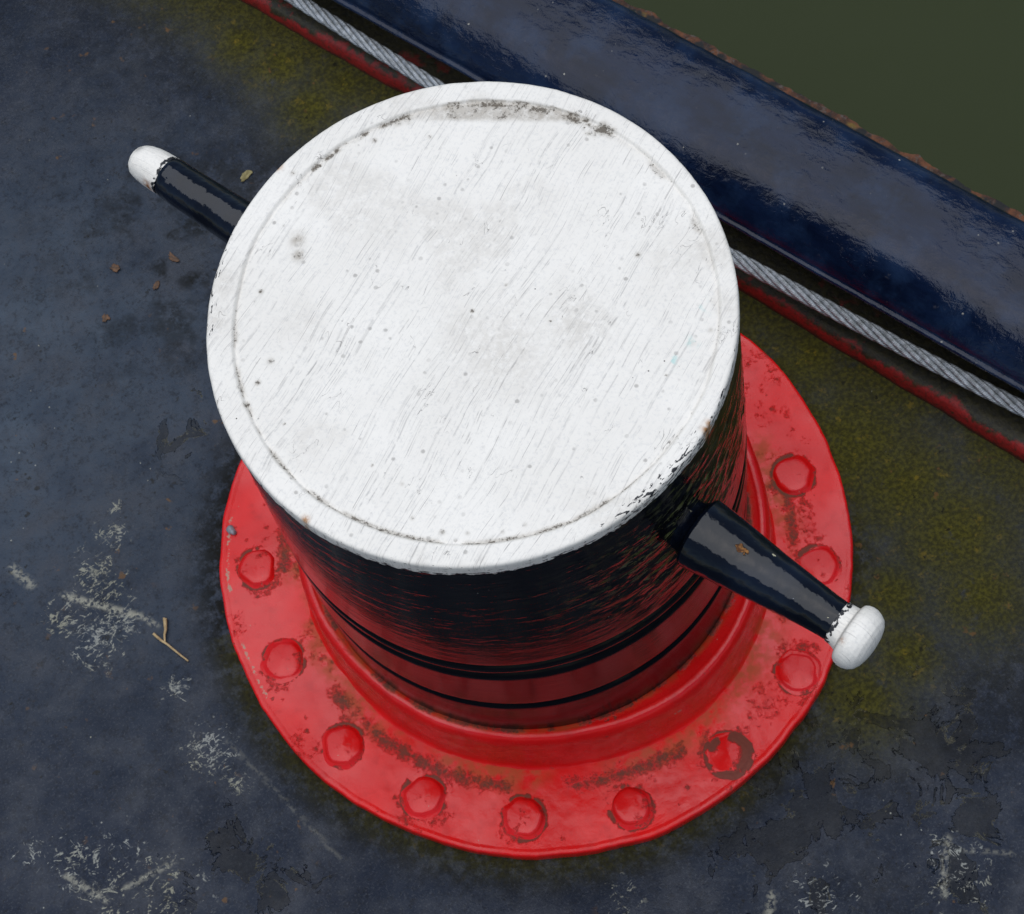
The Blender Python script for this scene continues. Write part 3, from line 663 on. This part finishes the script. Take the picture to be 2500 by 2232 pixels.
def build_rivets():
    rng = random.Random(5)
    for i, (a, r0) in enumerate(RIV):
        rr = .0172 + rng.uniform(-.0008, .0008); hh = .0046 + rng.uniform(-.0016, .0012)
        flat = {3: .35, 1: .55, 2: .6}.get(i, 1.0); hh *= flat
        nt = 40; t = np.linspace(0, 2 * PI, nt, endpoint=False)
        prof = np.array([(1.30, -.30), (1.15, .04), (1.06, .24), (1.00, .55), (.94, .80), (.84, .94), (.62, 1.0), (.32, 1.02), (.0, 1.02)])
        pol = 1 + .016 * np.cos(rng.choice((5, 6, 7)) * t + rng.uniform(0, 6)) + .20 * (fbm(np.cos(t) * 1.5 + i * 9, np.sin(t) * 1.5, 0, 201) - .5)
        if flat > .9: pol = np.minimum(pol, rng.uniform(.86, .93) / np.maximum(np.cos(t - rng.uniform(0, 6.28)), .2))
        Rg = rr * prof[:, :1] * pol[None]; Z = hh * np.repeat(prof[:, 1:], nt, 1)
        x = Rg * np.cos(t); y = Rg * np.sin(t)
        Z = Z + (prof[:, 1:] > .5) * (.0034 * (fbm(x * 55 + i * 5, y * 55, 0, 203, 2) - .5) + x * rng.uniform(-.06, .06) + y * rng.uniform(-.06, .06))
        nz = fbm(x * 90 + i * 3, y * 90, 0, 205)
        d = np.maximum(.85 * sstep(.5, .05, prof[:, 1:]) * sstep(.35, .55, nz), (1.6 * sstep(.50, .80, np.hypot(x, y) / rr) * sstep(.34, .50, nz)) if i == 3 else .55 * sstep(.58, .66, nz))
        pl = .55 * sstep(.66, .75, fbm(x * 120 + i, y * 120, 0, 207))
        me = raw_mesh('rivet', np.stack([x, y, Z], -1).reshape(-1, 3), grid_faces(len(prof), nt, wrap=True, flip=False), RED, attrs=dict(dirt=d, stain=0 * x, pale=pl))
        link('rivet', me, bol, (r0 * math.cos(R(a)), r0 * math.sin(R(a)), .0122))
build_rivets()

# ------------------------------------------------------------------ side bars
BD = np.array([.2142 + .2314, -.2848 - .2796]); BD /= np.hypot(*BD); BL = np.array([-.2314, .2796]); BZ = .400
def bar_axis(along, perp):            # along the bar (0 at the axis), perp offset in plan
    p = BL + BD * (along + .3629) + np.array([-BD[1], BD[0]]) * perp; return np.array([p[0], p[1]])
def lathe_bar(name, rows, mat, parent, attrs_fn=None, rough=.0006, seed=0, nt=72):
    """rows: (along, perp centre, dz, radius)"""
    rows = np.array(rows); k = np.linspace(0, len(rows) - 1, (len(rows) - 1) * 6 + 1)
    q = np.stack([np.interp(k, np.arange(len(rows)), rows[:, c]) for c in range(4)], 1)
    for c in range(4): q[1:-1, c] = np.convolve(np.pad(q[:, c], 1, 'edge'), [.25, .5, .25], 'valid')[1:-1]
    t = np.linspace(0, 2 * PI, nt, endpoint=False)
    ctr = np.array([bar_axis(a, p) for a, p in q[:, :2]]); side = np.array([-BD[1], BD[0]])
    al = q[:, :1]
    rad = q[:, 3:4] + rough * (fbm(np.cos(t)[None] * 2.5 + 0 * al, np.sin(t)[None] * 2.5 + 0 * al, al * 55, seed) - .5) * 2 * (q[:, 3:4] > .002)
    x = ctr[:, :1] + side[0] * rad * np.cos(t); y = ctr[:, 1:] + side[1] * rad * np.cos(t); z = BZ + q[:, 2:3] + rad * np.sin(t)
    at = attrs_fn(np.repeat(al, nt, 1), np.repeat(t[None], len(q), 0), x, y, z)
    me = raw_mesh(name, np.stack([x, y, z], -1).reshape(-1, 3), grid_faces(len(q), nt, wrap=True, flip=True), mat, attrs=at)
    return link(name, me, parent)
# right-hand bar: tapered, mushroom tip
def at_r(al, t, x, y, z):
    ru = np.maximum(blob(al, t, .247, 1.50, .006) * 0, np.exp(-((al - .2445) / .0070) ** 2 - ((t - 1.55) / .24) ** 2))
    ch = np.maximum(np.exp(-((al - .266) / .0035) ** 2 - ((t - 1.05) / .14) ** 2), .9 * np.exp(-((al - .322) / .0022) ** 2 - ((t - 1.95) / .10) ** 2))
    ch = np.maximum(ch, .75 * sstep(.2, .196, al) * (fbm(t * 3, al * 100, 0, 5) > .6))
    return dict(rust=ru, chip=ch)
br = lathe_bar('side_bar', [(.160, -.002, 0, .0200), (.198, -.0024, 0, .0205), (.2035, -.0024, 0, .0245), (.2050, -.0024, 0, .0276), (.2075, -.0024, 0, .0287), (.2120, -.0024, 0, .0283), (.230, -.0022, 0, .0262), (.265, -.0018, 0, .0220), (.300, -.0014, 0, .0180), (.318, -.0014, 0, .0162), (.332, -.0014, 0, .0156), (.340, -.0014, 0, .012)], BAR, bol, at_r, seed=211)
br['label'] = 'black tapered side bar with a rust chip'
def at_tr(al, t, x, y, z):
    return dict(rust=.9 * np.exp(-((al - .3405) / .0022) ** 2 - ((t - 2.2) / .10) ** 2), dirt=.7 * np.exp(-((al - .3385) / .0012) ** 2), chip=.9 * sstep(.3335, .3300, al))
tr = lathe_bar('bar_tip', [(.3275, -.0014, 0, .0158), (.3278, -.0014, 0, .0163), (.3310, -.0015, 0, .0165), (.3345, -.0018, -.0003, .0171), (.3372, -.0022, -.0006, .0180), (.3376, -.0024, -.001, .0197), (.3388, -.0026, -.001, .0226), (.3412, -.0027, -.001, .0240), (.3445, -.0028, -.001, .0249), (.3480, -.0028, -.001, .0248), (.3520, -.0028, -.001, .0235), (.3556, -.0027, -.001, .0211), (.3584, -.0026, -.001, .0165), (.3600, -.0025, -.001, .0105), (.3607, -.0025, -.001, .0045), (.3608, -.0025, -.001, .0)], TIPW, br, at_tr, rough=.0008, seed=221)
tr.parent = br
def at_l(al, t, x, y, z): return dict(rust=0 * al, chip=.0 * al)
bl = lathe_bar('side_bar', [(-.150, .003, 0, .0215), (-.200, .003, 0, .0208), (-.255, .0032, 0, .0192), (-.300, .0034, 0, .0182), (-.318, .0035, 0, .0180), (-.326, .0036, 0, .0178), (-.331, .0036, 0, .0160), (-.336, .0036, 0, .010)][::-1], BAR, bol, at_l, seed=231)
bl['label'] = 'short black side bar with a rounded white tip'
def at_tl(al, t, x, y, z):
    return dict(rust=1.1 * np.exp(-((al + .336) / .0042) ** 2 - ((t - 3.0) / .38) ** 2), dirt=np.exp(-((al + .3585) / .003) ** 2 - ((t - 1.25) / .35) ** 2), chip=.9 * sstep(-.333, -.3295, al))
tl_ = lathe_bar('bar_tip', [(-.3282, .0036, 0, .0170), (-.3288, .0036, 0, .0173), (-.331, .0035, 0, .0173), (-.338, .0033, 0, .0172), (-.346, .0030, 0, .0167), (-.353, .0027, 0, .0155), (-.3585, .0024, 0, .0137), (-.3622, .0022, 0, .0105), (-.3645, .0021, 0, .006), (-.3652, .002, 0, .0)][::-1], TIPW, bl, at_tl, rough=.0007, seed=241)
tl_.parent = bl

# ------------------------------------------------------------------ bits lying about
def lump(name, loc, size, mat, label, cat, seed, flat=.6, group=None):
    nt, nr = 14, 9; t = np.linspace(0, 2 * PI, nt, endpoint=False); p = np.linspace(0, PI, nr)
    T_, P_ = np.meshgrid(t, p); q = 1 + .55 * (fbm(np.cos(T_) * np.sin(P_) * 1.3 + seed, np.sin(T_) * np.sin(P_) * 1.3, np.cos(P_) * 1.3, seed) - .5) * 2
    x = size[0] * q * np.sin(P_) * np.cos(T_); y = size[1] * q * np.sin(P_) * np.sin(T_); z = size[2] * (q * np.cos(P_) + .8)
    me = raw_mesh(name, np.stack([x, y, z], -1).reshape(-1, 3), grid_faces(nr, nt, wrap=True, flip=True), mat)
    o = link(name, me, None, loc); o.rotation_euler.z = seed * 1.7; return tag(o, label, cat, group)
def scrap(name, loc, size, mat, label, cat, seed):
    """thin curled flake with a ragged outline"""
    nt = 18; t = np.linspace(0, 2 * PI, nt, endpoint=False)
    q = 1 + 1.5 * (fbm(np.cos(t) * 1.2 + seed, np.sin(t) * 1.2, 0, seed) - .5) + 1.0 * (fbm(np.cos(t) * 4 + seed, np.sin(t) * 4, 0, seed + 3) - .5)
    rows = [(1.0, -.0002), (1.03, .0003), (.96, .0008), (.55, .0009), (0.0, .0008)]
    V = []
    for f, z in rows:
        x = size[0] * q * f * np.cos(t); y = size[1] * q * f * np.sin(t)
        V.append(np.stack([x, y, z + size[2] * ((x / size[0]) ** 2 * .6 + .3 * x / size[0]) + 0 * x], -1))
    me = raw_mesh(name, np.concatenate(V), grid_faces(len(rows), nt, wrap=True, flip=False), mat)
    o = link(name, me, None, loc); o.rotation_euler.z = seed * 1.7; return tag(o, label, cat)
lump('pebble', (-.2793, .0957, .0108), (.0052, .0040, .0030), STONE, 'small grey pebble lying on the left edge of the red flange', 'pebble', 3)
scrap('paint_flake', (-.1847, .4838, -.002), (.0060, .0035, .0016), LICH, 'yellowish flake on the deck beside the short side bar', 'flake', 4)
scrap('leaf_scrap', (-.2781, .413, -.002), (.0062, .0026, .0012), LEAF, 'orange-brown leaf scrap on the deck just below the short side bar', 'leaf scrap', 5)
scrap('leaf_scrap', (-.302, .3874, -.002), (.0058, .0028, .0011), LEAF, 'brown leaf scrap lower of the two left of the bollard top', 'leaf scrap', 6)
scrap('leaf_scrap', (-.3399, .4201, -.002), (.0060, .0040, .0014), LEAF, 'pale brown leaf scrap farther left, below the white tip of the short bar', 'leaf scrap', 7)
scrap('leaf_scrap', (-.3596, .3669, -.002), (.0045, .0038, .0013), LEAF, 'lone round brown leaf scrap on the open deck left of the bollard', 'leaf scrap', 8)
def twig():
    root = empty('twig', (-.3629, .002, -.001)); tag(root, 'thin dry forked twig lying on the deck left of the flange', 'twig')
    def br_(nm, pts, r0, r1, par):
        pts = np.array(pts); k = np.linspace(0, len(pts) - 1, 24); C = np.stack([np.interp(k, np.arange(len(pts)), pts[:, c]) for c in range(3)], 1)
        C[1:-1] += .0006 * (np.stack([vn(k * 1.3, 0, 0, 7), vn(k * 1.3, 9, 0, 7), vn(k, 5, 0, 8) * .3], 1)[1:-1] - .5) * 2
        Tn = np.gradient(C, axis=0); Tn /= np.linalg.norm(Tn, axis=1)[:, None]; A = np.cross([0, 0, 1.0], Tn); A /= np.linalg.norm(A, axis=1)[:, None]; B = np.cross(Tn, A)
        an = np.arange(8) / 8 * 2 * PI; rad = np.linspace(r0, r1, len(C))[:, None, None]
        V = C[:, None] + rad * (np.cos(an)[None, :, None] * A[:, None] + np.sin(an)[None, :, None] * B[:, None])
        o = link(nm, raw_mesh(nm, V.reshape(-1, 3), grid_faces(len(C), 8, wrap=True, flip=True), TWIG)); kid(o, par); return o
    br_('stem', [(-.3762, .0206, .0008), (-.3690, .0100, .001), (-.3629, .002, .001), (-.3555, -.0075, .001), (-.349, -.0161, .0006)], .0014, .0008, root)
    br_('side_shoot', [(-.3672, .0085, .001), (-.3652, .0174, .0012), (-.3640, .0240, .0012), (-.3622, .0325, .0008)], .0009, .0021, root)
twig()
